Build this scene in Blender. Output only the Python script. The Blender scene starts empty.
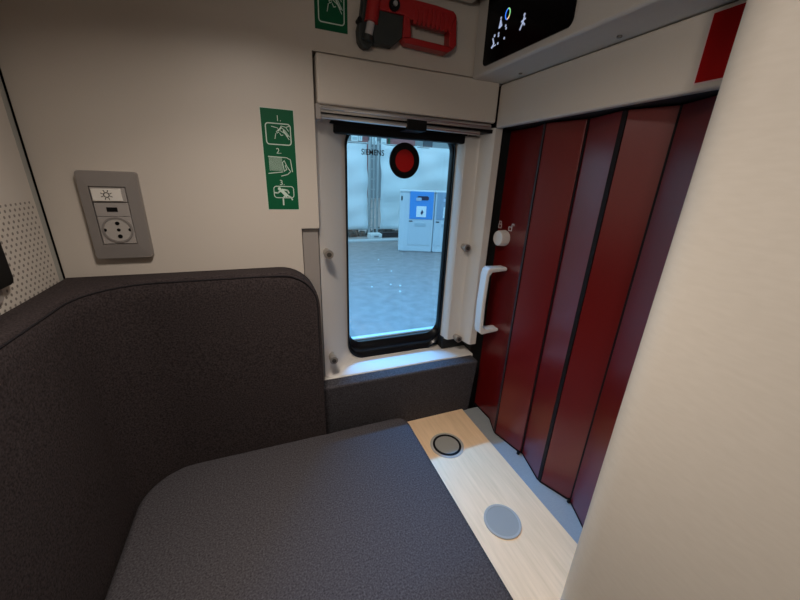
import bpy, math, random
from mathutils import Vector, Matrix
random.seed(7)
S = 0.70            # metres per layout unit (camera to window wall = 1 unit)
H = 1.246           # eye height above the platform outside
def W(p): return Vector((p[0]*S, p[1]*S, p[2]*S + H))
col = bpy.context.scene.collection
PI = math.pi

# ------------------------------------------------------------------ materials
def mat(name, base, rough=.5, metal=0, spec=.5, coat=0, emit=None, estr=0):
    m = bpy.data.materials.new(name); m.use_nodes = True
    b = m.node_tree.nodes['Principled BSDF']
    b.inputs['Base Color'].default_value = (*base, 1)
    b.inputs['Roughness'].default_value = rough
    b.inputs['Metallic'].default_value = metal
    b.inputs['Specular IOR Level'].default_value = spec
    b.inputs['Coat Weight'].default_value = coat
    if emit:
        b.inputs['Emission Color'].default_value = (*emit, 1); b.inputs['Emission Strength'].default_value = estr
    return m
def N(m, t, **kw):
    n = m.node_tree.nodes.new(t)
    for k, v in kw.items():
        if hasattr(n, k): setattr(n, k, v)
        else: n.inputs[k.replace('_', ' ')].default_value = v
    return n
def L(m, a, b): m.node_tree.links.new(a, b)
def P(m): return m.node_tree.nodes['Principled BSDF']
def coords(m, scale=(1, 1, 1)):
    g = N(m, 'ShaderNodeNewGeometry'); mp = N(m, 'ShaderNodeMapping'); mp.inputs['Scale'].default_value = scale
    L(m, g.outputs['Position'], mp.inputs['Vector']); return mp.outputs['Vector']
def mottled(name, c0, c1, scale, rough, bump=0., vec=(1, 1, 1), detail=3, metal=0, lo=.3, hi=.7, dist=.001, spec=.5):
    m = mat(name, c0, rough, metal, spec)
    v = coords(m, vec); n = N(m, 'ShaderNodeTexNoise', Scale=scale, Detail=detail)
    L(m, v, n.inputs['Vector'])
    r = N(m, 'ShaderNodeValToRGB'); e = r.color_ramp.elements
    e[0].position = lo; e[0].color = (*c0, 1); e[1].position = hi; e[1].color = (*c1, 1)
    L(m, n.outputs['Fac'], r.inputs['Fac']); L(m, r.outputs['Color'], P(m).inputs['Base Color'])
    if bump:
        b = N(m, 'ShaderNodeBump', Strength=bump, Distance=dist)
        L(m, n.outputs['Fac'], b.inputs['Height']); L(m, b.outputs['Normal'], P(m).inputs['Normal'])
    return m

CREAM = mottled('cream_laminate', (.56, .505, .44), (.59, .53, .465), 900, .42, .06)
CREAM2 = mottled('partition_laminate', (.66, .60, .52), (.69, .63, .55), 60, .5, .008, (1, 1, 4))
SURR = mottled('surround_plastic', (.66, .62, .57), (.68, .64, .59), 500, .4, .05)
CAB = mottled('cabinet_laminate', (.50, .47, .43), (.53, .50, .46), 700, .5, .05)
TAUPE = mat('taupe_strip', (.30, .27, .25), .5)
DARKGAP = mat('shadow_gap_black', (.006, .006, .006), .7)
BLACK = mat('black_plastic', (.003, .003, .0035), .5, spec=.22)
RUBBER = mat('black_rubber', (.003, .0035, .005), .3, spec=.35)
WHITEP = mat('white_plastic', (.72, .72, .70), .35)
GREYP = mat('switch_plate_grey', (.27, .245, .23), .38, .25)
GREYP2 = mat('switch_insert_grey', (.34, .31, .29), .45)
PALEP = mat('pale_rocker', (.74, .70, .64), .4)
CHROME = mat('brushed_aluminium', (.62, .60, .58), .28, 1.)
STEEL = mottled('steel_strip', (.28, .31, .325), (.35, .385, .40), 300, .45, .05, (.6, 14, 1), metal=.15)
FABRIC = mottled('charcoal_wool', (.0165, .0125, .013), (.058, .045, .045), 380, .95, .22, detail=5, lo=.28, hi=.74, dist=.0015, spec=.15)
FABRIC_LIT = mottled('charcoal_wool_lit', (.028, .025, .0275), (.095, .089, .098), 380, .95, .22, detail=5, lo=.28, hi=.74, dist=.0015, spec=.15)  # same wool, colour lightened for the window-lit mattress and bolster
PIPE = mat('seam_piping', (.018, .016, .018), .9, spec=.1)
BIRCH = mottled('birch_laminate', (.78, .555, .335), (.91, .665, .43), 60, .42, .03, (3, .22, 3), detail=5, lo=.25, hi=.75)
LID = mat('grey_lid', (.30, .30, .275), .38)
LIDRIM = mat('grey_rim', (.38, .37, .34), .3)
RED = mottled('door_red', (.125, .004, .004), (.14, .005, .005), 300, .30, .02, (1, 1, 1), spec=.8)
REDSEAL = mat('door_seal_black', (.006, .004, .005), .6, spec=.25)
SAWRED = mat('saw_red_plastic', (.36, .010, .010), .42)
SAWDARK = mat('saw_dark_green_black', (.022, .026, .024), .6)
GREEN = mat('escape_sign_green', (.001, .092, .036), .5, spec=.2)
SIGNW = mat('escape_sign_white', (.55, .68, .58), .5)
STICKRED = mat('sticker_red', (.34, .002, .002), .5, spec=.1)
STICKEDGE = mat('sticker_white_edge', (.7, .5, .48), .5)
DISPLAY = mat('display_glass', (.001, .001, .0015), .2, spec=.12)
ICON = mat('display_icons_lit', (.3, .33, .4), .5, emit=(.62, .72, 1), estr=.45)
GLOWB = mat('display_blue_lit', (0, 0, 0), .5, emit=(.05, .22, 1), estr=1.0)
GLOWG = mat('display_green_lit', (0, 0, 0), .5, emit=(.35, .9, .35), estr=.8)
GLOWO = mat('display_orange_lit', (0, 0, 0), .5, emit=(1, .65, .35), estr=1.0)
BTNRED = mat('emergency_red', (.48, .003, .003), .35, emit=None)
PRINTBLK = mat('printed_black', (.01, .012, .02), .5)
ICONW = mat('printed_white', (.75, .70, .70), .5)
# window glass
GLASS = bpy.data.materials.new('window_glass'); GLASS.use_nodes = True
nt = GLASS.node_tree; nt.nodes.clear()
o_ = nt.nodes.new('ShaderNodeOutputMaterial'); mx = nt.nodes.new('ShaderNodeMixShader'); fr = None
tr = nt.nodes.new('ShaderNodeBsdfTransparent'); gl = nt.nodes.new('ShaderNodeBsdfGlossy')
tr.inputs['Color'].default_value = (.90, .96, .98, 1); gl.inputs['Roughness'].default_value = .02; mx.inputs[0].default_value = .045
nt.links.new(tr.outputs[0], mx.inputs[1]); nt.links.new(gl.outputs[0], mx.inputs[2]); nt.links.new(mx.outputs[0], o_.inputs[0])
# perforated side wall: rows of staggered round holes below a line, away from the corner
PERF = mat('perforated_panel', (.56, .51, .45), .55)
g = N(PERF, 'ShaderNodeNewGeometry'); sx = N(PERF, 'ShaderNodeSeparateXYZ'); L(PERF, g.outputs['Position'], sx.inputs[0])
def M_(op, a, b=None, c=None):
    n = N(PERF, 'ShaderNodeMath', operation=op)
    for i, v in enumerate((a, b, c)):
        if v is None: continue
        if isinstance(v, (int, float)): n.inputs[i].default_value = v
        else: L(PERF, v, n.inputs[i])
    return n.outputs[0]
yy, zz = sx.outputs[1], sx.outputs[2]
PY, PZ = .0105, .0145
def dots(oy, oz):
    fy = M_('SUBTRACT', M_('FRACT', M_('DIVIDE', M_('ADD', yy, 5+oy), PY)), .5)
    fz = M_('SUBTRACT', M_('FRACT', M_('DIVIDE', M_('ADD', zz, 5+oz), PZ)), .5)
    fy = M_('MULTIPLY', fy, PY); fz = M_('MULTIPLY', fz, PZ)
    return M_('LESS_THAN', M_('ADD', M_('MULTIPLY', fy, fy), M_('MULTIPLY', fz, fz)), .0021**2)
dd = M_('MAXIMUM', dots(0, 0), dots(PY/2, PZ/2))
dd = M_('MULTIPLY', dd, M_('LESS_THAN', zz, H-.076*S)); dd = M_('MULTIPLY', dd, M_('LESS_THAN', yy, .968*S))
mixc = N(PERF, 'ShaderNodeMix', data_type='RGBA'); L(PERF, dd, mixc.inputs['Factor'])
mixc.inputs['A'].default_value = (.56, .51, .45, 1); mixc.inputs['B'].default_value = (.20, .175, .155, 1)
L(PERF, mixc.outputs['Result'], P(PERF).inputs['Base Color'])

# ------------------------------------------------------------------ mesh builder
class MB:
    def __init__(s): s.v = []; s.f = []; s.smooth = False
    def box(s, x0, x1, y0, y1, z0, z1):
        i = len(s.v)
        s.v += [(x, y, z) for z in (z0, z1) for y in (y0, y1) for x in (x0, x1)]
        s.f += [[i+a for a in q] for q in ((0, 2, 3, 1), (4, 5, 7, 6), (0, 1, 5, 4), (2, 6, 7, 3), (0, 4, 6, 2), (1, 3, 7, 5))]
        return s
    def prism(s, pts, axis, a, b):
        """pts: 2-D outline in the two remaining axes (in xyz order)"""
        def mk(p, t):
            return {'x': (t, p[0], p[1]), 'y': (p[0], t, p[1]), 'z': (p[0], p[1], t)}[axis]
        i = len(s.v); n = len(pts)
        s.v += [mk(p, a) for p in pts] + [mk(p, b) for p in pts]
        s.f += [list(range(i, i+n))[::-1], list(range(i+n, i+2*n))]
        s.f += [[i+k, i+(k+1) % n, i+n+(k+1) % n, i+n+k] for k in range(n)]
        return s
    def rings(s, rings, cap=True, closed_ring=True, loop=False):
        i = len(s.v); n = len(rings[0]); m = len(rings)
        for r in rings: s.v += [tuple(p) for p in r]
        rr = range(m) if loop else range(m-1)
        for a in rr:
            b = (a+1) % m
            for k in range(n if closed_ring else n-1):
                s.f.append([i+a*n+k, i+a*n+(k+1) % n, i+b*n+(k+1) % n, i+b*n+k])
        if cap and not loop:
            s.f.append([i+k for k in range(n)][::-1]); s.f.append([i+(m-1)*n+k for k in range(n)])
        return s
    def disc(s, c, r, axis, a, b, n=32, r2=None, sy=1.):
        """cylinder / cone along axis between a and b about c (2-D)"""
        r2 = r if r2 is None else r2
        def mk(u, v, t): return {'x': (t, u, v), 'y': (u, t, v), 'z': (u, v, t)}[axis]
        R = []
        for t, q in ((a, r), (b, r2)):
            R.append([mk(c[0]+q*math.cos(2*PI*k/n), c[1]+q*sy*math.sin(2*PI*k/n), t) for k in range(n)])
        return s.rings(R)
    def annulus(s, c, r0, r1, axis, a, b, n=40, sy=1.):
        def mk(u, v, t): return {'x': (t, u, v), 'y': (u, t, v), 'z': (u, v, t)}[axis]
        R = []
        for k in range(n):
            cs, sn = math.cos(2*PI*k/n), math.sin(2*PI*k/n)
            R.append([mk(c[0]+q*cs, c[1]+q*sn*sy, t) for q, t in ((r0, a), (r1, a), (r1, b), (r0, b))])
        return s.rings(R, loop=True)
    def tube(s, path, r, n=10, cap=True):
        path = [Vector(p) for p in path]; R = []
        up = None
        for k, p in enumerate(path):
            t = (path[min(k+1, len(path)-1)]-path[max(k-1, 0)]).normalized()
            if up is None:
                up = Vector((0, 0, 1)) if abs(t.z) < .9 else Vector((1, 0, 0))
            a = t.cross(up).normalized(); b = a.cross(t).normalized(); up = b
            rr = r[k] if isinstance(r, (list, tuple)) else r
            R.append([p + a*rr*math.cos(2*PI*j/n) + b*rr*math.sin(2*PI*j/n) for j in range(n)])
        return s.rings(R, cap)
    def ribbon(s, pts, w, axis, t0, t1):
        """flat strokes (signs): each segment a thin slab of width w between t0 and t1 on axis"""
        for p, q in zip(pts[:-1], pts[1:]):
            d = Vector((q[0]-p[0], q[1]-p[1]))
            if d.length < 1e-9: continue
            d.normalize(); n = Vector((-d.y, d.x))*w/2; e = d*w*.35
            s.prism([(p[0]-e.x+n.x, p[1]-e.y+n.y), (q[0]+e.x+n.x, q[1]+e.y+n.y), (q[0]+e.x-n.x, q[1]+e.y-n.y), (p[0]-e.x-n.x, p[1]-e.y-n.y)], axis, t0, t1)
        return s

ORG = {}
def empty(name, base):
    o = bpy.data.objects.new(name, None); col.objects.link(o)
    o.empty_display_size = .05
    o.location = W(base); ORG[o.name] = W(base); return o
def build(name, mb, m, parent=None, bevel=0, seg=3, smooth=True, ang=40, org=None):
    vs = [W(p) for p in mb.v]
    if parent is not None: og = ORG[parent.name]
    elif org is not None: og = W(org)
    else:
        og = Vector(((min(v.x for v in vs)+max(v.x for v in vs))/2, (min(v.y for v in vs)+max(v.y for v in vs))/2, min(v.z for v in vs)))
    me = bpy.data.meshes.new(name); me.from_pydata([tuple(v-og) for v in vs], [], mb.f)
    import bmesh
    bm = bmesh.new(); bm.from_mesh(me); bmesh.ops.recalc_face_normals(bm, faces=bm.faces); bm.to_mesh(me); bm.free()
    me.materials.append(m)
    o = bpy.data.objects.new(name, me); col.objects.link(o)
    if parent is not None: o.parent = parent
    else: o.location = og
    ORG[o.name] = og
    if bevel:
        b = o.modifiers.new('bevel', 'BEVEL'); b.width = bevel*S; b.segments = seg; b.limit_method = 'ANGLE'; b.angle_limit = math.radians(ang); b.harden_normals = True
    if smooth:
        for p in me.polygons: p.use_smooth = True
        try: me.set_sharp_from_angle(angle=math.radians(38))
        except Exception: pass
    return o
def tag(o, label, cat, group=None, kind=None):
    o['label'] = label; o['category'] = cat
    if group: o['group'] = group
    if kind: o['kind'] = kind
    return o
def struct(o): o['kind'] = 'structure'; return o
def rrect(x0, x1, z0, z1, r, n=8):
    """rounded rectangle outline, counter-clockwise from the right-bottom corner; r number or (br, tr, tl, bl)"""
    r = r if isinstance(r, (tuple, list)) else (r,)*4; out = []
    for (cx, cz, q, a0) in ((x1-r[0], z0+r[0], r[0], -90), (x1-r[1], z1-r[1], r[1], 0), (x0+r[2], z1-r[2], r[2], 90), (x0+r[3], z0+r[3], r[3], 180)):
        for k in range(n+1):
            a = math.radians(a0+90*k/n); out.append((cx+q*math.cos(a), cz+q*math.sin(a)))
    return out
def text_mb(s, size, place, depth=.0006, bold=0):
    """lettering as solid geometry; place maps (u, v, w) to layout coordinates"""
    c = bpy.data.curves.new('lettering', 'FONT'); c.body = s; c.size = size; c.extrude = depth; c.align_x = 'CENTER'; c.align_y = 'CENTER'
    c.offset = bold; c.resolution_u = 4
    o = bpy.data.objects.new('lettering', c); col.objects.link(o)
    dg = bpy.context.evaluated_depsgraph_get(); me = bpy.data.meshes.new_from_object(o.evaluated_get(dg))
    mb = MB(); mb.v = [place(v.co.x, v.co.y, v.co.z) for v in me.vertices]; mb.f = [list(p.vertices) for p in me.polygons]
    bpy.data.objects.remove(o); bpy.data.curves.remove(c); return mb

# ------------------------------------------------------------------ room shell
TOP = .60
# window wall: one panel with a notch low on its right and the window bay cut out
mb = MB().prism([(-.4488, -1.25), (.098, -1.25), (.098, -.147), (.1475, -.147), (.1475, .283), (.86, .283), (.86, TOP), (-.4488, TOP)], 'y', 1.0, 1.045)
struct(build('wall_back', mb, CREAM, bevel=.002, org=(0, 1, -1.25)))
# outer skin of the carriage round the window opening
mb = MB().box(-.62, .2565, 1.118, 1.17, -1.8+.25, TOP+.1).box(.662, 1.0, 1.118, 1.17, -1.55, TOP+.1).box(.2565, .662, 1.118, 1.17, .138, TOP+.1).box(.2565, .662, 1.118, 1.17, -1.55, -.605)
struct(build('wall_outer', mb, BLACK, org=(0, 1.17, -1.25)))
# recessed strip in the notch and the black infill behind the blind box and the door post
struct(build('trim_1', MB().box(.100, .1455, 1.012, 1.03, -1.0, -.1475), TAUPE, bevel=.002))
struct(build('trim_2', MB().box(.736, .86, 1.03, 1.10, -1.2, .30).box(.150, .86, 1.06, 1.10, .135, .29), DARKGAP))
# perforated side wall, grey corner strip and shadow gap
struct(build('wall_left', MB().box(-.48, -.449, -1.7, .9775, -1.25, TOP), PERF, bevel=.001))
struct(build('trim_3', MB().box(-.48, -.4500, .9795, .9968, -1.25, TOP), mat('corner_strip', (.33, .33, .30), .4), bevel=.001))
struct(build('trim_4', MB().box(-.62, -.456, .9950, 1.118, -1.25, TOP+.05), DARKGAP))
struct(build('wall_front', MB().box(-.48, .86, -1.74, -1.70, -1.25, TOP), CREAM))
struct(build('floor', MB().box(-.48, 1.0, -1.74, 1.118, -1.29, -1.25), mat('floor_grey', (.15, .15, .15), .6)))
struct(build('roof_structure' if False else 'ceiling', MB().box(-.449, .572, -1.7, .984, .443, .475), CREAM, bevel=.006))
struct(build('trim_5', MB().box(-.5, 1.0, -1.74, 1.118, TOP, TOP+.05), DARKGAP))
# partition beside the doorway: thick, with a rounded leading edge
r, yc = .062, .2495
pts = [(.50, -1.7)] + [(.50+r-r*math.cos(math.radians(a)), yc+r*math.sin(math.radians(a))) for a in range(0, 91, 6)] + [(.90, yc+r), (.90, -1.7)]
struct(build('wall_right', MB().prism(pts, 'z', -1.25, TOP), CREAM2, ang=60))
# corridor side behind the folding door
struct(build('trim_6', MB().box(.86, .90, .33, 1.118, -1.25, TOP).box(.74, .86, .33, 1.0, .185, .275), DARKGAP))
# header panel above the door
struct(build('trim_7', MB().box(.70, .722, .318, .992, .156, .2735), CREAM, bevel=.006, seg=4))

# ------------------------------------------------------------------ overhead locker with the touch display
t = tag(empty('overhead_locker', (.66, .65, .275)), 'grey-cream overhead locker above the red door, black touch display in its side', 'locker')
build('body', MB().box(.60, .86, .318, .996, .275, TOP-.001), CAB, t, bevel=.008, seg=4)
for y in (.874, .588):
    build('screw', MB().disc((.676, y), .005, 'z', .272, .2755, 16), mat('screw_dark', (.12, .11, .10), .4), t)
dp = build('display', MB().prism(rrect(.635, .940, .293, .56, .014), 'x', .5965, .601), DISPLAY, t); dp['label'] = 'black glass touch display with small lit symbols'
def icon(name, shapes, m):
    mb = MB()
    for sh in shapes:
        if sh[0] == 'd': mb.disc((sh[1], sh[2]), sh[3]*.8, 'x', .5957, .5966, 14)
        else: mb.ribbon(sh[1], sh[2]*.72, 'x', .5957, .5966)
    return build(name, mb, m, dp, smooth=False)
# seated figure, bell-like figure, standing figure and small dots
icon('symbol', [('r', [(.902, .347), (.896, .335), (.903, .328)], .006), ('d', .896, .352, .004), ('r', [(.905, .329), (.888, .330)], .004)], ICON)
icon('symbol', [('d', .876, .383, .0035), ('r', [(.880, .364), (.876, .378), (.870, .366), (.880, .364)], .005), ('r', [(.876, .378), (.876, .364)], .006)], ICON)
icon('symbol', [('d', .785, .360, .004), ('r', [(.785, .355), (.788, .345), (.795, .335)], .006), ('r', [(.788, .347), (.781, .340)], .005), ('r', [(.780, .351), (.793, .349)], .004)], ICON)
for (y, z) in ((.879, .352), (.879, .347), (.853, .360), (.850, .354), (.878, .3305), (.853, .3345)):
    icon('dot', [('d', y, z, .0034)], ICON)
mb = MB(); cy, cz = .850, .383
def arc(a0, a1): return [(cy+.0085*math.cos(math.radians(a)), cz+.0105*math.sin(math.radians(a))) for a in range(a0, a1+1, 15)]
icon('ring', [('r', arc(90, 210), .0035)], GLOWG); icon('ring', [('r', arc(-90, 90), .0035)], GLOWB); icon('ring', [('r', arc(210, 270), .0035)], GLOWO)

# ------------------------------------------------------------------ red sticker on the header
t = tag(empty('red_sticker', (.70, .37, .167)), 'plain dark red sticker with a thin white edge on the panel above the door', 'sticker')
build('edge', MB().box(.6990, .7002, .322, .4415, .1665, .2665), STICKEDGE, t)
build('face', MB().box(.6984, .6991, .322, .4395, .1685, .2650), STICKRED, t)

# ------------------------------------------------------------------ green escape signs
def sign_frame(mb, u0, u1, v0, v1, w, X, Y):
    a = rrect(u0-w/2, u1+w/2, v0-w/2, v1+w/2, .008, 5); b = rrect(u0+w/2, u1-w/2, v0+w/2, v1-w/2, .008-w, 5)
    i = len(mb.v); k = len(a)
    return mb.rings([[(p[0], y, p[1]) for p in lp] for lp, y in ((a, Y), (a, Y-.0004), (b, Y-.0004), (b, Y))], cap=False)
SX0, SW, SZ0, SH = .0155, .078, -.0935, .2415
def sg(u, v): return (SX0+u*SW, SZ0+v*SH)
def figure_hammer(mb, f, Y, w):
    """hand striking a pane with a hammer, cracks round the blow"""
    for pl in ([(.30, .835), (.48, .825), (.52, .80)], [(.52, .80), (.60, .845), (.74, .835), (.86, .85)], [(.56, .80), (.70, .775), (.82, .72)], [(.60, .83), (.72, .80), (.84, .745)], [(.74, .835), (.82, .80)],
               [(.50, .80), (.44, .79), (.46, .775), (.52, .785)], [(.42, .77), (.38, .72)], [(.54, .775), (.58, .755), (.64, .76)]):
        mb.ribbon([f(*p) for p in pl], w, 'y', Y-.0004, Y)
    for pl in ([(.50, .80), (.60, .83)], [(.66, .80), (.78, .75)]):
        mb.ribbon([f(*p) for p in pl], w*2.2, 'y', Y-.0005, Y)
    return mb
t = tag(empty('escape_sign', (.055, 1, SZ0)), 'tall green and white emergency exit sign with steps 1 to 3 left of the window', 'sign', 'green escape signs')
Yb = .9992
build('backing', MB().box(SX0, SX0+SW, Yb, 1.0003, SZ0, SZ0+SH), GREEN, t)
for k, (s, u, v) in enumerate((('1.', .53, .912), ('2.', .47, .60), ('3.', .50, .282))):
    c = sg(u, v); build('number', text_mb(s, .0185, lambda a, b, d, c=c: (c[0]+a, Yb-.0003-d*.3, c[1]+b), .0005), SIGNW, t, smooth=False)
x0, z0 = sg(.12, .665); x1, z1 = sg(.88, .865)
build('pictogram', figure_hammer(sign_frame(MB(), x0, x1, z0, z1, .0024, 0, Yb), sg, Yb, .0016), SIGNW, t, smooth=False)
mb = MB()                                                    # step 2: pull the blind
for k in range(14):
    u = .15+.03*k; mb.ribbon([sg(u, .545-.0008*k), sg(u, .405)], .0009, 'y', Yb-.0004, Yb)
for pl in ([(.13, .545), (.70, .54), (.82, .52), (.86, .40)], [(.10, .375), (.55, .395)], [(.60, .40), (.56, .49), (.62, .51), (.68, .46), (.80, .40), (.70, .37), (.50, .352)], [(.62, .41), (.68, .42), (.64, .46)]):
    mb.ribbon([sg(*p) for p in pl], .0019, 'y', Yb-.0005, Yb)
build('pictogram', mb, SIGNW, t, smooth=False)
x0, z0 = sg(.22, .125); x1, z1 = sg(.86, .245)
mb = sign_frame(MB(), x0, x1, z0, z1, .0020, 0, Yb)           # step 3: climb out
mb.disc(sg(.40, .218), .0042, 'y', Yb-.0006, Yb, 14)
mb.ribbon([sg(.47, .20), sg(.62, .15)], .0085, 'y', Yb-.0006, Yb)
for pl in ([(.46, .205), (.34, .175), (.24, .178)], [(.50, .212), (.66, .205), (.70, .178)], [(.62, .155), (.76, .13), (.80, .105)], [(.58, .150), (.50, .125), (.50, .050)]):
    mb.ribbon([sg(*p) for p in pl], .0036, 'y', Yb-.0005, Yb)
build('pictogram', mb, SIGNW, t, smooth=False)
build('edge', MB().box(SX0-.0012, SX0+SW+.0012, .9996, 1.0005, SZ0-.0012, SZ0+SH+.0012), SIGNW, t)
t = tag(empty('escape_sign', (.2, 1, .330)), 'green and white break-the-window sign high beside the red emergency saw', 'sign', 'green escape signs')
build('backing', MB().box(.1565, .2360, Yb, 1.0003, .3295, .4405), GREEN, t)
def sg2(u, v): return (.1565+u*.0795, .3295+(v-.665)*.30+.022)
x0, z0 = .166, .345; x1, z1 = .2275, .405
mb = sign_frame(MB(), x0, x1, z0, z1, .0024, 0, Yb)
build('pictogram', figure_hammer(mb, sg2, Yb, .0016), SIGNW, t, smooth=False)

# ------------------------------------------------------------------ emergency saw clipped to the wall
t = tag(empty('emergency_saw', (.38, .98, .30)), 'red and black emergency saw with D-shaped handle clipped high on the wall', 'saw')
hd = MB()
outer = [(.303, .376), (.303, .404), (.374, .414), (.455, .413), (.506, .409), (.5165, .401), (.5215, .338), (.512, .326), (.497, .317), (.440, .317), (.378, .321), (.3675, .331), (.369, .376)]
hole = [(.386, .372), (.40, .368), (.498, .3655), (.499, .332), (.391, .3355)]
# handle loop as four bars plus the bridge to the blade
hd.prism([(.303, .378), (.303, .404), (.374, .414), (.455, .413), (.506, .409), (.5165, .401), (.498, .3655), (.386, .372), (.369, .378)], 'y', .958, .990)
hd.prism([(.498, .3655), (.5165, .401), (.5215, .338), (.512, .326), (.499, .332)], 'y', .958, .990)
hd.prism([(.391, .3355), (.499, .332), (.512, .326), (.497, .317), (.378, .321), (.3675, .331)], 'y', .958, .990)
hd.prism([(.3675, .331), (.369, .380), (.386, .372), (.391, .3355)], 'y', .958, .990)
h_ = build('handle', hd, SAWRED, t, bevel=.003)
for k in range(9):
    x = .398+.0125*k; z = .369-.0004*k
    build('grip_rib', MB().prism([(x-.0042, z-.006), (x+.0042, z-.006), (x+.006, z+.034), (x-.0025, z+.034)], 'y', .9555, .9585), SAWRED, h_, bevel=.001)
build('lock_button', MB().disc((.341, .392), .013, 'y', .949, .960, 20), BLACK, t)
build('button_cap', MB().disc((.341, .392), .0055, 'y', .945, .950, 16), CHROME, t)
build('blade_guard', MB().prism([(.300, .380), (.371, .379), (.3695, .333), (.343, .311), (.294, .310), (.290, .330)], 'y', .963, .992), SAWDARK, t, bevel=.004)
b_ = MB().prism([(.270, .420), (.262, .366), (.254, .337), (.2565, .313), (.264, .303), (.274, .299), (.286, .301), (.297, .312), (.303, .350), (.316, .420)], 'y', .970, .9985)
build('holder', b_, SAWDARK, t, bevel=.006)
build('clip_knob', MB().disc((.257, .353), .005, 'y', .962, .985, 14), BLACK, t)
build('hammer_sleeve', MB().tube([(.2855, .964, .350), (.297, .964, .420)], .0165, 16), SAWRED, t)
build('hammer_shaft', MB().tube([(.279, .964, .322), (.2865, .964, .356)], .0095, 14), mat('pale_shaft', (.45, .42, .42), .5), t)
build('hammer_tip', MB().tube([(.277, .965, .312), (.279, .965, .323)], .013, 14), SAWDARK, t)

# ------------------------------------------------------------------ switch and socket plate
t = tag(empty('socket_plate', (-.318, 1, -.21)), 'grey wall plate with light switch, charging port and round power socket', 'socket plate')
fr_ = MB(); a = rrect(-.374, -.262, -.209, -.0115, .006, 4); b = rrect(-.3545, -.2865, -.174, -.044, .001, 4)
fr_.rings([[(p[0], 1.0, p[1]) for p in a], [(p[0], .990, p[1]) for p in a], [(p[0]*.96+q[0]*.04, .985, p[1]*.96+q[1]*.04) for p, q in zip(a, b)],
           [(p[0], .983, p[1]) for p in b], [(p[0], .998, p[1]) for p in b]], cap=False)
build('frame', fr_, GREYP, t)
build('back_plate', MB().box(-.356, -.285, .9885, 1.0, -.175, -.043), GREYP2, t)
rk = build('light_switch', MB().box(-.3525, -.2885, .982, .989, -.0775, -.0465), GREYP2, t, bevel=.0008)
rp = build('rocker', MB().box(-.3505, -.296, .9795, .984, -.0755, -.0490), PALEP, rk, bevel=.001)
mb = MB(); c = (-.3235, -.0622)
mb.annulus(c, .0042, .0058, 'y', .9789, .9796, 20)
for k in range(8):
    a = k*PI/4+PI/8; mb.ribbon([(c[0]+.0072*math.cos(a), c[1]+.0072*math.sin(a)), (c[0]+.0108*math.cos(a), c[1]+.0108*math.sin(a))], .0012, 'y', .9789, .9796)
build('lamp_symbol', mb, BLACK, rk, smooth=False)
build('usb_module', MB().box(-.3525, -.2885, .984, .989, -.1095, -.0795), GREYP2, t, bevel=.0008)
build('usb_port', MB().box(-.331, -.311, .9830, .9845, -.0990, -.0895), BLACK, t)
so = build('power_socket', MB().box(-.3525, -.2885, .9845, .989, -.1725, -.1105), GREYP2, t, bevel=.0008)
c = (-.3195, -.1405)
build('socket_rim', MB().annulus(c, .0255, .0295, 'y', .9825, .9855, 32), GREYP, so)
build('socket_well', MB().disc(c, .0255, 'y', .9838, .9850, 32), mat('socket_well_grey', (.40, .37, .34), .4), so)
for (dx, dz, q) in ((.002, .0150, .0042), (.002, 0, .0035), (.002, -.0150, .0046), (-.024, 0, .0035), (.024, 0, .0035)):
    build('contact_hole', MB().disc((c[0]+dx, c[1]+dz), q, 'y', .9828, .9845, 14), BLACK, so)

# ------------------------------------------------------------------ black pad on the side wall
t = tag(empty('wall_pad', (-.445, .70, -.21)), 'black rounded pad mounted on the perforated side wall at the left', 'pad')
build('pad', MB().prism(rrect(.52, .806, -.209, -.02, (.012, .09, .012, .012), 8), 'x', -.446, -.432), BLACK, t, bevel=.004)
build('mount', MB().prism(rrect(.54, .787, -.236, -.10, .012), 'x', -.4495, -.4445), mat('mount_grey', (.28, .25, .23), .5), t)

# ------------------------------------------------------------------ window
t = empty('window_1', (.44, 1.1, -.66)); t['kind'] = 'structure'
n = 8
def band(loopA, loopB): return [[(p[0], y, p[1]) for p, y in lp] for lp in (loopA, loopB)]
inn = [(p, 1.108) for p in rrect(.249, .628, -.648, .150, .062, n)]
outp = rrect(.149, .640, -.6575, .160, .010, n); out = []
for p in outp:
    x, z = p
    if z < -.64: y = 1.015 + (0 if x > .2 else .004)
    elif x < .2: y = 1.030
    elif x > .6: y = 1.095
    else: y = 1.05
    out.append((p, y))
mid = [((a[0][0]*.45+b[0][0]*.55, a[0][1]*.45+b[0][1]*.55), a[1]*.40+b[1]*.60) for a, b in zip(inn, out)]
sel = list(range(2*n+1, 4*n+4)) + [0]
mb = MB().rings([[(lp[i][0][0], lp[i][1], lp[i][0][1]) for i in sel] for lp in ([(p, 1.120) for p, y in inn], inn, mid, out, [(p, y+.05) for p, y in out])], cap=False, closed_ring=False)
build('surround', mb, SURR, t)
build('sill', MB().prism([(1.016, -.6575), (1.119, -.6500), (1.119, -.672), (1.014, -.672), (1.0125, -.661)], 'x', .1390, .7380), SURR, t, bevel=.002)
jp = [(.6295, 1.118), (.6300, 1.110), (.6360, 1.068), (.642, 1.060), (.682, 1.060), (.690, 1.054), (.7005, 1.004), (.7060, .9965), (.7310, .9965), (.7370, 1.003), (.7370, 1.118)]
build('jamb', MB().prism(jp, 'z', -.603, .158), SURR, t, ang=80)
build('shadow_gap', MB().box(.6295, .7375, 1.078, 1.117, -.6500, -.6000), DARKGAP, t)
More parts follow.
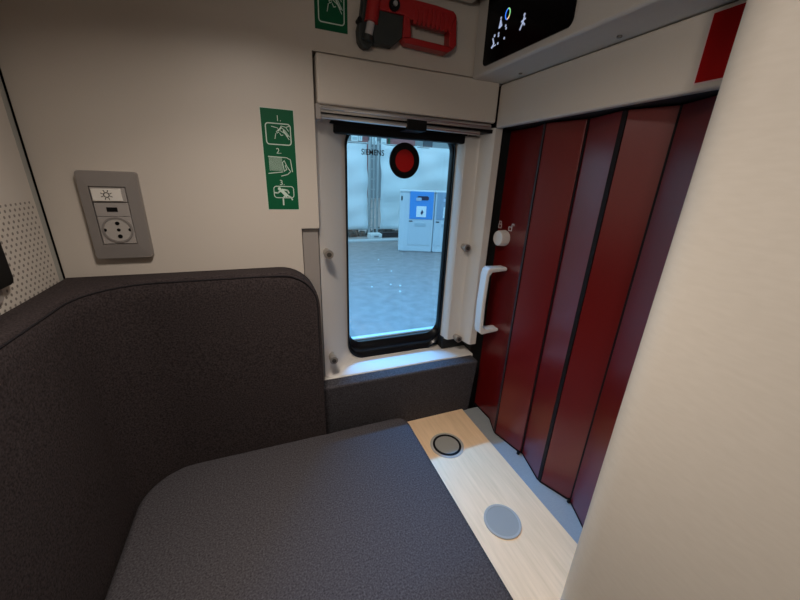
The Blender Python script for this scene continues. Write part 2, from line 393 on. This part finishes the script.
for (x, y, z) in ((.171, 1.012, -.223), (.176, 1.014, -.583), (.671, 1.045, -.228), (.676, 1.045, -.592)):
    s_ = build('screw_stud', MB().tube([(x, y+.030, z), (x, y+.002, z)], .0110, 14).tube([(x+.001, y+.004, z-.001), (x+.001, y-.014, z-.001)], .0135, 16), mat('stud_metal', (.42, .38, .34), .3, .6), t)
    build('stud_cap', MB().disc((x+.001, z-.001), .0070, 'y', y-.0165, y-.013, 14), mat('stud_dark', (.10, .09, .08), .35, .6), s_)
# gasket: stepped rubber frame between the inner surround and the glass
def loop(x0, x1, z0, z1, r_, y): return [(p[0], y, p[1]) for p in rrect(x0, x1, z0, z1, r_, n)]
mb = MB().rings([loop(.2480, .6295, -.650, .151, .062, 1.116), loop(.2485, .6290, -.649, .150, .061, 1.100), loop(.2515, .6265, -.641, .143, .057, 1.101), loop(.2530, .6250, -.632, .140, .055, 1.110),
                 loop(.2545, .6235, -.621, .137, .053, 1.107), loop(.2560, .6215, -.611, .135, .052, 1.110), loop(.2575, .6190, -.592, .132, .050, 1.122), loop(.2565, .6200, -.593, .133, .050, 1.128), loop(.2450, .6600, -.606, .140, .050, 1.165)], cap=False)
build('gasket', mb, RUBBER, t)
build('glass', MB().box(.2560, .6200, 1.1230, 1.1260, -.596, .136), GLASS, t)
mb = text_mb('SIEMENS', .0275, lambda a, b, d: (.3420+a*.74, 1.1227-d*.3, .0705+b*.86), .0005, .0004)
build('lettering', mb, PRINTBLK, t, smooth=False)
bt = build('break_point', MB().annulus((.4500, .0520), .0330, .0525, 'y', 1.1165, 1.1230, 48, 1.05), BLACK, t)
build('break_point_centre', MB().disc((.4500, .0520), .0345, 'y', 1.1180, 1.1230, 40, sy=1.05), BTNRED, bt)
build('outer_frame', MB().box(.255, .665, 1.166, 1.190, -.640, -.599), mat('outer_frame_pale', (.75, .78, .8), .5), t, bevel=.004)

# ------------------------------------------------------------------ roller blind
t = tag(empty('roller_blind', (.43, 1, .11)), 'cream blind box over the window with aluminium rails and a black hem bar', 'blind')
build('box', MB().box(.1535, .6965, .988, 1.055, .1690, .2795), CREAM, t, bevel=.006, seg=4)
build('rail', MB().tube([(.157, .998, .1635), (.684, .998, .1605)], .0062, 14), CHROME, t)
build('rail', MB().box(.156, .690, .999, 1.05, .1515, .1590), CHROME, t, bevel=.001)
build('slot', MB().box(.157, .700, 1.004, 1.055, .1420, .1525), BLACK, t)
build('rail', MB().tube([(.1515, 1.004, .1435), (.650, 1.004, .1385)], .0062, 14), CHROME, t)
build('end_cap', MB().box(.149, .163, .992, 1.03, .1330, .1700), TAUPE, t, bevel=.003)
build('clip', MB().box(.404, .467, .996, 1.06, .1285, .1600), BLACK, t, bevel=.003)
build('hem_bar', MB().box(.208, .640, 1.062, 1.090, .1115, .1700), BLACK, t, bevel=.006)

# ------------------------------------------------------------------ upholstered corner panel (backrest)
ZB = -.924; XE = .128; R0 = .10; TZ = -.250
path = []
xs = [XE-R0*(1-math.cos(math.radians(a))) for a in (0, 6, 12, 20, 28, 36, 45, 54, 63, 72, 81, 90)]
for x in xs: path.append(((x, .918), (x, .9985), TZ-R0*(1-math.sqrt(max(0, 1-((x-(XE-R0))/R0)**2)))))
for x in (-.02, -.1, -.18): path.append(((x, .918), (x, .9985), TZ))
rc = .125; cx_, cy_ = -.375+rc, .918-rc
for k in range(13):
    a = PI/2+PI/2*k/12
    p = (cx_+rc*math.cos(a), cy_+rc*math.sin(a))
    if k <= 6: q = (cx_+(-.4475-cx_)*k/6, .9985)
    else: q = (-.4475, .9985+(cy_-.9985)*(k-6)/6)
    path.append((p, q, TZ))
for y in (.6, .3, 0, -.5, -1.2): path.append(((-.375, y), (-.4475, y), TZ))
secs = []; crease = []
for p, q, T in path:
    d = Vector((q[0]-p[0], q[1]-p[1])); ln = d.length; d.normalize()
    def at(t, z): return (p[0]+d.x*t, p[1]+d.y*t, z)
    secs.append([at(-.010, ZB), at(-.004, -.60), at(0, min(T-.012, -.3)), at(.0005, T-.009), at(.003, T-.004), at(.006, T-.007), at(.009, T-.002), at(.018, T), at(ln-.008, T-.001), at(ln, T-.006), at(ln, ZB)])
mb = MB().rings(secs)
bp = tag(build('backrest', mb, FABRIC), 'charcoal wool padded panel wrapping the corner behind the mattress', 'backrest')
crease = [(XE-.007, .9165, -.80), (XE-.007, .9165, -.5), (XE-.007, .9165, -.36)]
for a in range(10, 91, 10):
    a = math.radians(a); crease.append((XE-R0+(R0-.007)*math.cos(a), .9172, TZ-R0+(R0-.007)*math.sin(a)))
for (p, q, T) in path[12:]:
    d = Vector((q[0]-p[0], q[1]-p[1])).normalized(); crease.append((p[0]+d.x*.001, p[1]+d.y*.001, T-.0065))
build('seam', MB().tube(crease, .0018, 8), PIPE, bp)

# ------------------------------------------------------------------ bolster under the sill
t = tag(build('bolster', MB().prism([(.990, -.925), (1.058, -.925), (1.058, -.6615), (.9640, -.6620)], 'x', .1300, .7330), FABRIC_LIT, bevel=.008, seg=4), 'low charcoal wool cushion panel under the window sill', 'bolster')

# ------------------------------------------------------------------ mattress
def marc(cx, cy, r_, a0, a1, n=10): return [(cx+r_*math.cos(math.radians(a0+(a1-a0)*k/n)), cy+r_*math.sin(math.radians(a0+(a1-a0)*k/n))) for k in range(n+1)]
pl = marc(.410-.045, .918-.045, .045, 0, 90) + marc(-.362+.120, .918-.120, .120, 90, 180, 14) + [(-.362, -1.2), (.410, -1.2)]
tag(build('mattress', MB().prism(pl, 'z', -.9245, -.795), FABRIC_LIT, bevel=.020, seg=5, ang=50), 'charcoal wool mattress with a rounded far corner filling the berth', 'mattress')
# berth platform
tag(build('berth_platform', MB().box(-.448, .4995, -1.695, .995, -1.249, -.9255).box(.4995, .855, .315, .995, -1.249, -.9255), mat('berth_grey', (.12, .12, .12), .6)), 'grey berth base under the mattress and wooden shelf', 'berth base')

# ------------------------------------------------------------------ wooden shelf beside the mattress
t = tag(empty('wooden_shelf', (.55, .6, -.925)), 'pale birch shelf with two round grey inserts between mattress and red door', 'shelf')
build('board', MB().box(.4125, .6985, -1.2, .990, -.925, -.896), BIRCH, t, bevel=.0015)
c = (.5395, .826)
a_ = build('round_insert', MB().disc(c, .060, 'z', -.8965, -.8945, 48), LIDRIM, t); a_['label'] = 'round grey insert with a black ring'
build('ring', MB().annulus(c, .0430, .0505, 'z', -.8946, -.8925, 48), BLACK, a_)
build('lid', MB().disc(c, .0430, 'z', -.8946, -.8935, 40), LID, a_)
c = (.547, .519)
a_ = build('round_insert', MB().disc(c, .051, 'z', -.8965, -.8945, 48), LIDRIM, t); a_['label'] = 'plain round grey lid with a raised rim'
build('rim', MB().annulus(c, .0450, .0510, 'z', -.8946, -.8920, 48), LIDRIM, a_)
build('lid', MB().disc(c, .0450, 'z', -.8946, -.8932, 40), LID, a_)
# steel threshold along the shelf
struct(build('trim_8', MB().box(.7000, .86, .33, .990, -.925, -.9065).box(.7000, .7025, .33, .990, -.9065, -.8985), STEEL, bevel=.0008))

# ------------------------------------------------------------------ folding door
t = empty('door_1', (.765, .65, -.905)); t['kind'] = 'structure'; t['label'] = 'dark red folding door of upright leaves with a white handle'
ZT, Z0 = .1560, -.9000
def leaf(pts, th=.010):
    pts = [Vector(p) for p in pts]; off = [p+Vector((th, 0)) for p in pts]
    return MB().prism([tuple(p) for p in pts]+[tuple(p) for p in off[::-1]], 'z', Z0, ZT)
leaves = [[(.7765, 1.012), (.7780, .905), (.7500, .8355)], [(.7490, .8265), (.7735, .7160)], [(.7790, .7110), (.7510, .6040)], [(.7530, .5915), (.7890, .5095)], [(.7870, .5045), (.7500, .4180)], [(.7560, .4120), (.7830, .3300)]]
for k, lf in enumerate(leaves):
    o = build('leaf', leaf(lf), RED, t, bevel=.0008)
    # black edge profile along the foot of the leaf
    pts = [Vector(p) for p in lf]
    build('foot_seal', MB().prism([(p.x-.0012, p.y) for p in pts]+[(p.x+.012, p.y) for p in pts[::-1]], 'z', Z0-.004, Z0+.002), REDSEAL, o)
def strip(x, y, w, d=.008): return MB().box(x-d/2, x+d/2+.008, y-w/2, y+w/2, Z0-.003, ZT)
for (x, y, w) in ((.7515, .8310, .0085), (.7800, .7135, .0050), (.7545, .5978, .0120), (.7915, .5070, .0055), (.7560, .4150, .0060)):
    build('hinge_seal', strip(x, y, w), REDSEAL, t)
build('seal_groove', MB().box(.7455, .7475, .8285, .8310, Z0, ZT), mat('seal_grey', (.045, .035, .04), .4), t)
for (x, y) in ((.768, .998), (.766, .716), (.784, .508)):
    build('guide_pin', MB().disc((x, y), .0055, 'z', -.9050, -.8945, 12), BLACK, t)
# white D handle
prof = [(.7760, -.2800), (.7050, -.2790), (.6960, -.2860), (.6920, -.3050), (.6890, -.4050), (.6920, -.5050), (.6960, -.5220), (.7050, -.5290), (.7760, -.5240),
        (.7760, -.5120), (.7180, -.5110), (.7070, -.5000), (.7040, -.4050), (.7060, -.3080), (.7160, -.2960), (.7760, -.2930)]
def xz(pts, y0, y1):
    mb = MB(); mb.prism(pts, 'y', y0, y1); return mb
build('handle', xz(prof, .927, .966), WHITEP, t, bevel=.0055, seg=4, ang=50)
k_ = build('lock_knob', MB().disc((.966, -.184), .0262, 'x', .7790, .7440, 32, .0247), mat('knob_ivory', (.68, .64, .60), .4), t, bevel=.003)
for k in range(24):
    a = 2*PI*k/24; k2 = MB().tube([(.775, .966+.0259*math.cos(a), -.184+.0259*math.sin(a)), (.748, .966+.0247*math.cos(a), -.184+.0247*math.sin(a))], .0016, 6)
    build('grip_ridge', k2, bpy.data.materials['knob_ivory'], k_)
mb = MB(); X0, X1 = .7755, .7770
def lock(cy, cz, open_):
    m = MB(); s_ = .0075
    m.ribbon([(cy-s_, cz-s_), (cy+s_, cz-s_), (cy+s_, cz+s_*.6), (cy-s_, cz+s_*.6), (cy-s_, cz-s_)], .0024, 'x', X0, X1)
    a = [(-.6, .6), (-.6, 2.0), (.6, 2.0), (.6, .6)] if not open_ else [(-1.0, .6), (-1.0, 2.0), (-2.2, 2.0), (-2.2, 1.4)]
    m.ribbon([(cy+p[0]*s_, cz+p[1]*s_) for p in a], .0022, 'x', X0, X1)
    return m
build('locked_symbol', lock(1.002, -.146, False), ICONW, t, smooth=False)
build('unlocked_symbol', lock(.946, -.148, True), ICONW, t, smooth=False)
build('top_track', MB().box(.7245, .86, .33, .992, .1600, .1845), DARKGAP, t)

# ------------------------------------------------------------------ outside: platform, fence, bins, buildings
G = -1.78
ASPH = mottled('wet_asphalt', (.25, .22, .205), (.37, .325, .305), 9, .65, .5, detail=12, lo=.28, hi=.72, dist=.006)
struct(build('ground', MB().box(-40, 60, 1.9, 60, G-.1, G), ASPH, org=(5, 5, G-.1)))
struct(build('platform_kerb', MB().box(-5, 20, 9.35, 9.62, G, G+.05), mat('kerb_pale', (.55, .57, .57), .7), bevel=.01))
# unseen roof slab, added to keep the high sky light out of the window
struct(build('sky_blocker', MB().box(-14, 18, 1.3, 4.05, 3.45, 3.6), mat('sky_blocker_grey', (.25, .27, .28), .6)))
TARP = mottled('tarpaulin_white', (.70, .80, .83), (.80, .88, .90), 1.3, .5, .5, (1, 1, .5), detail=3, dist=.05)
GALV = mat('galvanised_steel', (.42, .46, .47), .4, .5)
def fence_panel(x0, x1, Y, label, seed):
    t = tag(empty('site_fence', ((x0+x1)/2, Y, G)), label, 'fence', 'tarpaulin-covered fence panels across the platform')
    for x in (x0, x1):
        build('post', MB().tube([(x, Y, G+.175), (x, Y, .93)], .030, 10), GALV, t)
    for z in (.86, -1.50):
        build('rail', MB().tube([(x0, Y, z), (x1, Y, z)], .022, 8), GALV, t)
    rnd = random.Random(seed); nx, nz = 28, 20; ph = rnd.random()*6
    rows = []
    for j in range(nz+1):
        v = j/nz; row = []
        for i in range(nx+1):
            u = i/nx
            w = .050*math.sin(9*u+ph+3*v)+.040*math.sin(15*(u+v*.8)+ph)+.026*math.sin(24*(v-u*.5)+ph*2)
            zt = .86 + (.03 if i % 7 == 0 else -.012*math.sin(PI*(i % 7)/7))
            row.append((x0+.07+(x1-x0-.14)*u, Y-.06+w, -1.47+.02*math.sin(11*u+ph)+(zt+1.47)*v))
        rows.append(row)
    o = build('tarpaulin', MB().rings(rows, cap=False, closed_ring=False), TARP, t)
    md = o.modifiers.new('thickness', 'SOLIDIFY'); md.thickness = .004
    return t
fence_panel(-1.85, 2.94, 10.0, 'left fence panel with pale sagging tarpaulin, left of the block-footed post', 3)
fence_panel(3.20, 7.90, 10.0, 'right fence panel with pale creased tarpaulin, behind the grey recycling bin', 5)
t = tag(empty('concrete_block', (3.10, 9.9, G)), 'small white concrete foot block under the joint of the two fence panels', 'block')
build('block', MB().box(2.90, 3.28, 9.72, 10.02, G+.0, G+.17), mat('concrete_white', (.72, .74, .72), .7), t, bevel=.02)
build('label_plate', MB().box(3.03, 3.17, 9.705, 9.722, G+.075, G+.115), mat('grey_plate', (.2, .22, .24), .5), t)
t = tag(empty('scaffold_frame', (3.07, 10.18, G)), 'narrow steel mast frame seen in the gap between the tarpaulins', 'frame')
for x in (3.02, 3.13): build('upright', MB().tube([(x, 10.16, G), (x, 10.16, 1.3)], .024, 8), GALV, t)
for k in range(9): build('rung', MB().tube([(2.96, 10.16, G+.30+.28*k), (3.17, 10.16, G+.30+.28*k)], .014, 8), GALV, t)
# debris under the tarpaulin
DEB = mottled('dark_rubble', (.02, .02, .02), (.14, .13, .12), 9, .9)
rnd = random.Random(4); mb = MB()
for k in range(70):
    x = 2.1+rnd.random()*1.6 if k < 45 else 3.3+rnd.random()*1.6; y = 10.3+rnd.random()*.5; s_ = .04+.09*rnd.random()
    b0 = len(mb.v); mb.disc((x, y), s_, 'z', G, G+s_*(1+rnd.random()), 7, s_*.55)
tag(build('rubble', mb, DEB), 'dark rubble and rubbish lying under the hem of the fence tarpaulin', 'rubble', kind='stuff')
tag(build('timber_beam', MB().box(3.35, 3.95, 10.05, 10.2, G, G+.15), mat('timber_black', (.03, .03, .035), .8), bevel=.01), 'short black beam on the ground behind the fence foot block', 'beam')
# litter flecks on the asphalt
fl = mat('pale_fleck', (.7, .75, .75), .7)
for (x, y, s_) in ((2.35, 7.2, .022), (2.30, 6.2, .018), (1.98, 5.35, .020), (2.12, 5.25, .022), (2.00, 4.95, .024), (1.62, 5.30, .018)):
    tag(build('paper_scrap', MB().prism([(x-s_, y-.02), (x+s_*.3, y-.03), (x+s_, y+.01), (x, y+.03)], 'z', G, G+.008), fl), 'tiny pale scrap lying on the dark asphalt outside the window', 'litter', 'scraps on the asphalt')
# recycling bins
BING = mat('bin_pale_grey', (.62, .68, .70), .45); BINB = mat('bin_blue', (.06, .30, .70), .4); BINB2 = mat('bin_greyblue', (.26, .36, .46), .4)
build_ = build
def bin_(x0, label, face, wid=1.0, mg=.27):
    t = tag(empty('recycling_bin', (x0+wid/2, 8.3, G)), label, 'bin', 'recycling bins on the platform')
    zt = -.285
    ca, sa = math.cos(math.radians(21)), math.sin(math.radians(21))
    def build(name, mb, m, parent=None, **k):
        mb.v = [(3.13+(x-3.13)*.93*ca+(y-8)*sa, 8-(x-3.13)*.93*sa+(y-8)*ca, z) for x, y, z in mb.v]
        return build_(name, mb, m, parent, **k)
    build('body', MB().box(x0, x0+wid, 8.0, 8.75, G, zt-.03), BING, t, bevel=.04, seg=4)
    build('top', MB().box(x0+.001, x0+wid-.001, 7.98, 8.77, zt-.035, zt), BING, t, bevel=.015)
    p = build('front_panel', MB().box(x0+mg, x0+mg+.62, 7.975, 8.01, -.955, zt-.015), face, t, bevel=.01)
    build('slot', MB().prism(rrect(x0+mg+.19, x0+mg+.49, -.50, -.405, .04), 'y', 7.965, 7.98), mat('slot_dark', (.01, .015, .05), .5), p)
    build('slot_flap', MB().prism(rrect(x0+mg+.16, x0+mg+.30, -.515, -.44, .02), 'y', 7.955, 7.968), mat('flap_pale', (.45, .55, .68), .4), p)
    build('notice', MB().box(x0+mg+.18, x0+mg+.44, 7.965, 7.978, -.90, -.64), mat('notice_white', (.85, .9, .9), .6), p)
    build('notice_mark', MB().prism([(x0+mg+.29, -.81), (x0+mg+.33, -.72), (x0+mg+.37, -.78), (x0+mg+.33, -.85)], 'y', 7.96, 7.967), mat('mark_dark', (.02, .04, .1), .5), p)
    d = build('door', MB().box(x0+mg-.02, x0+mg+.59, 7.985, 8.01, -1.60, -.985), mat('bin_door_grey', (.56, .63, .66), .45), t, bevel=.008)
    build('door_recess', MB().box(x0+mg+.15, x0+mg+.45, 7.975, 7.99, -1.13, -1.05), mat('bin_recess', (.42, .50, .54), .5), d, bevel=.005)
    build('lock', MB().box(x0+mg, x0+mg+.09, 7.975, 7.99, -1.02, -.995), BLACK, d)
    return t
b1 = bin_(3.13, 'grey recycling bin with bright blue front panel and slot', BINB, .925)
build('side_lock', MB().box(3.165, 3.195, 7.97, 8.0, -.52, -.42), BLACK, b1)
bin_(4.065, 'grey recycling bin with dull blue-grey panel, half hidden by the window frame', BINB2, .75, .05)
# far buildings
BRICK = mottled('pinkish_brick', (.30, .12, .12), (.42, .19, .19), 2.5, .8, .1, (1, 1, 3))
BGREY = mat('facade_grey', (.22, .26, .28), .8); WINW = mat('window_white_frame', (.80, .9, .9), .5); WDARK = mat('window_dark_glass', (.06, .08, .10), .15)
t = tag(empty('brick_building', (10, 31, G)), 'red brick building with white-framed windows beyond the fence', 'building')
build('wall', MB().box(5.5, 13.0, 30, 36, G, 9.0), BRICK, t)
build('grey_bay', MB().box(5.6, 8.05, 29.7, 30.02, G, 8.6), BGREY, t)
build('grey_bay', MB().box(8.75, 10.05, 29.8, 30.02, G, 8.6), BGREY, t)
for (x0, x1, z0, z1) in ((7.2, 7.75, 2.65, 3.25), (7.8, 8.1, 2.7, 3.4), (6.2, 6.8, 2.6, 3.3), (8.98, 9.35, 2.50, 3.05), (9.75, 10.2, 2.50, 3.0), (7.2, 7.75, 4.6, 5.6), (9.0, 9.5, 4.6, 5.6), (11.2, 11.8, 4.6, 5.6)):
    f = build('window', MB().box(x0, x1, 29.62, 29.9, z0, z1), WINW, t); build('pane', MB().box(x0+.08, x1-.08, 29.60, 29.63, z0+.08, (z0+z1)/2), mat('pane_pale', (.5, .62, .66), .2), f)
build('conifer_tube', MB().tube([(10.5, 29.8, G), (10.5, 29.8, 8)], .11, 8), mat('conifer_green', (.02, .10, .05), .6), t)  # plain green tube standing in for a narrow dark tree
t = tag(empty('grey_building', (18, 31, G)), 'grey building with a dark window beyond the right end of the fence', 'building')
build('wall', MB().box(13.0, 26, 30.5, 36, G, 8.0), mat('facade_pale', (.30, .36, .38), .8), t)
for x in (14.0, 17.5, 20.5): build('window', MB().box(x, x+.9, 30.4, 30.52, 2.3, 3.6), WDARK, t)

# ------------------------------------------------------------------ light
wd = bpy.data.worlds.new('sky'); bpy.context.scene.world = wd; wd.use_nodes = True
bg = wd.node_tree.nodes['Background']; bg.inputs[0].default_value = (.43, .75, 1.0, 1); bg.inputs[1].default_value = 1.5
def area(name, loc, target, sx_, sy_, energy, color, spread=180):
    l = bpy.data.lights.new(name, 'AREA'); l.shape = 'RECTANGLE'; l.size = sx_; l.size_y = sy_; l.energy = energy; l.color = color; l.spread = math.radians(spread)
    o = bpy.data.objects.new(name, l); col.objects.link(o); o.location = W(loc)
    o.rotation_euler = (W(target)-W(loc)).to_track_quat('-Z', 'Y').to_euler(); return o
area('canopy_lamp', (.1, 4.12, 3.38), (.3, 1.1, -.55), 3.1, .10, 330, (.07, .42, .98))
area('ceiling_lamp', (.0, .46, .435), (.0, .46, -1), .10, .10, 1.45, (1.0, .90, .81), 149)
area('ceiling_lamp_inner', (.02, .46, .4345), (.02, .52, -1), .08, .08, .85, (1.0, .89, .79), 114)
area('ceiling_lamp_core', (.04, .46, .434), (.28, .50, -1), .08, .08, .42, (1.0, .87, .75), 76)
area('partition_fill', (-.40, -.45, .22), (.5, .12, .13), .10, .10, .86, (1.0, .90, .80), 100)  # fill added behind the viewer to brighten the partition

t = tag(empty('ceiling_light', (.01, .46, .443)), 'round white downlight ring set into the ceiling above the mattress', 'ceiling light')
build('trim_ring', MB().annulus((.01, .46), .108, .128, 'z', .436, .4425, 40), WHITEP, t)
t = tag(empty('fill_lamp_box', (-.43, -.45, .15)), 'small black box added for the fill lamp on the side wall behind the viewer', 'lamp box')  # unseen housing, added to go with the fill lamp
build('housing', MB().box(-.4485, -.415, -.54, -.40, .14, .31), BLACK, t, bevel=.008)

# ------------------------------------------------------------------ camera
a, b, r = 0.38533, 0.34680, -0.040766
F = Vector((math.sin(a)*math.cos(b), math.cos(a)*math.cos(b), -math.sin(b)))
rt = Vector((math.cos(a), -math.sin(a), 0)); dn = F.cross(rt)
Rv = math.cos(r)*rt + math.sin(r)*dn; Dv = -math.sin(r)*rt + math.cos(r)*dn
cd = bpy.data.cameras.new('camera'); cd.sensor_width = 36; cd.lens = 36*338.8/800; cd.clip_start = .01
co = bpy.data.objects.new('camera', cd); col.objects.link(co)
M = Matrix(((Rv.x, -Dv.x, -F.x, 0), (Rv.y, -Dv.y, -F.y, 0), (Rv.z, -Dv.z, -F.z, 0), (0, 0, 0, 1)))
co.matrix_world = Matrix.Translation(W((0, 0, 0))) @ M
sc = bpy.context.scene; sc.camera = co
sc.view_settings.view_transform = 'Standard'; sc.view_settings.look = 'None'; sc.view_settings.gamma = 1; sc.view_settings.use_curve_mapping = False
sc.view_settings.exposure = 0
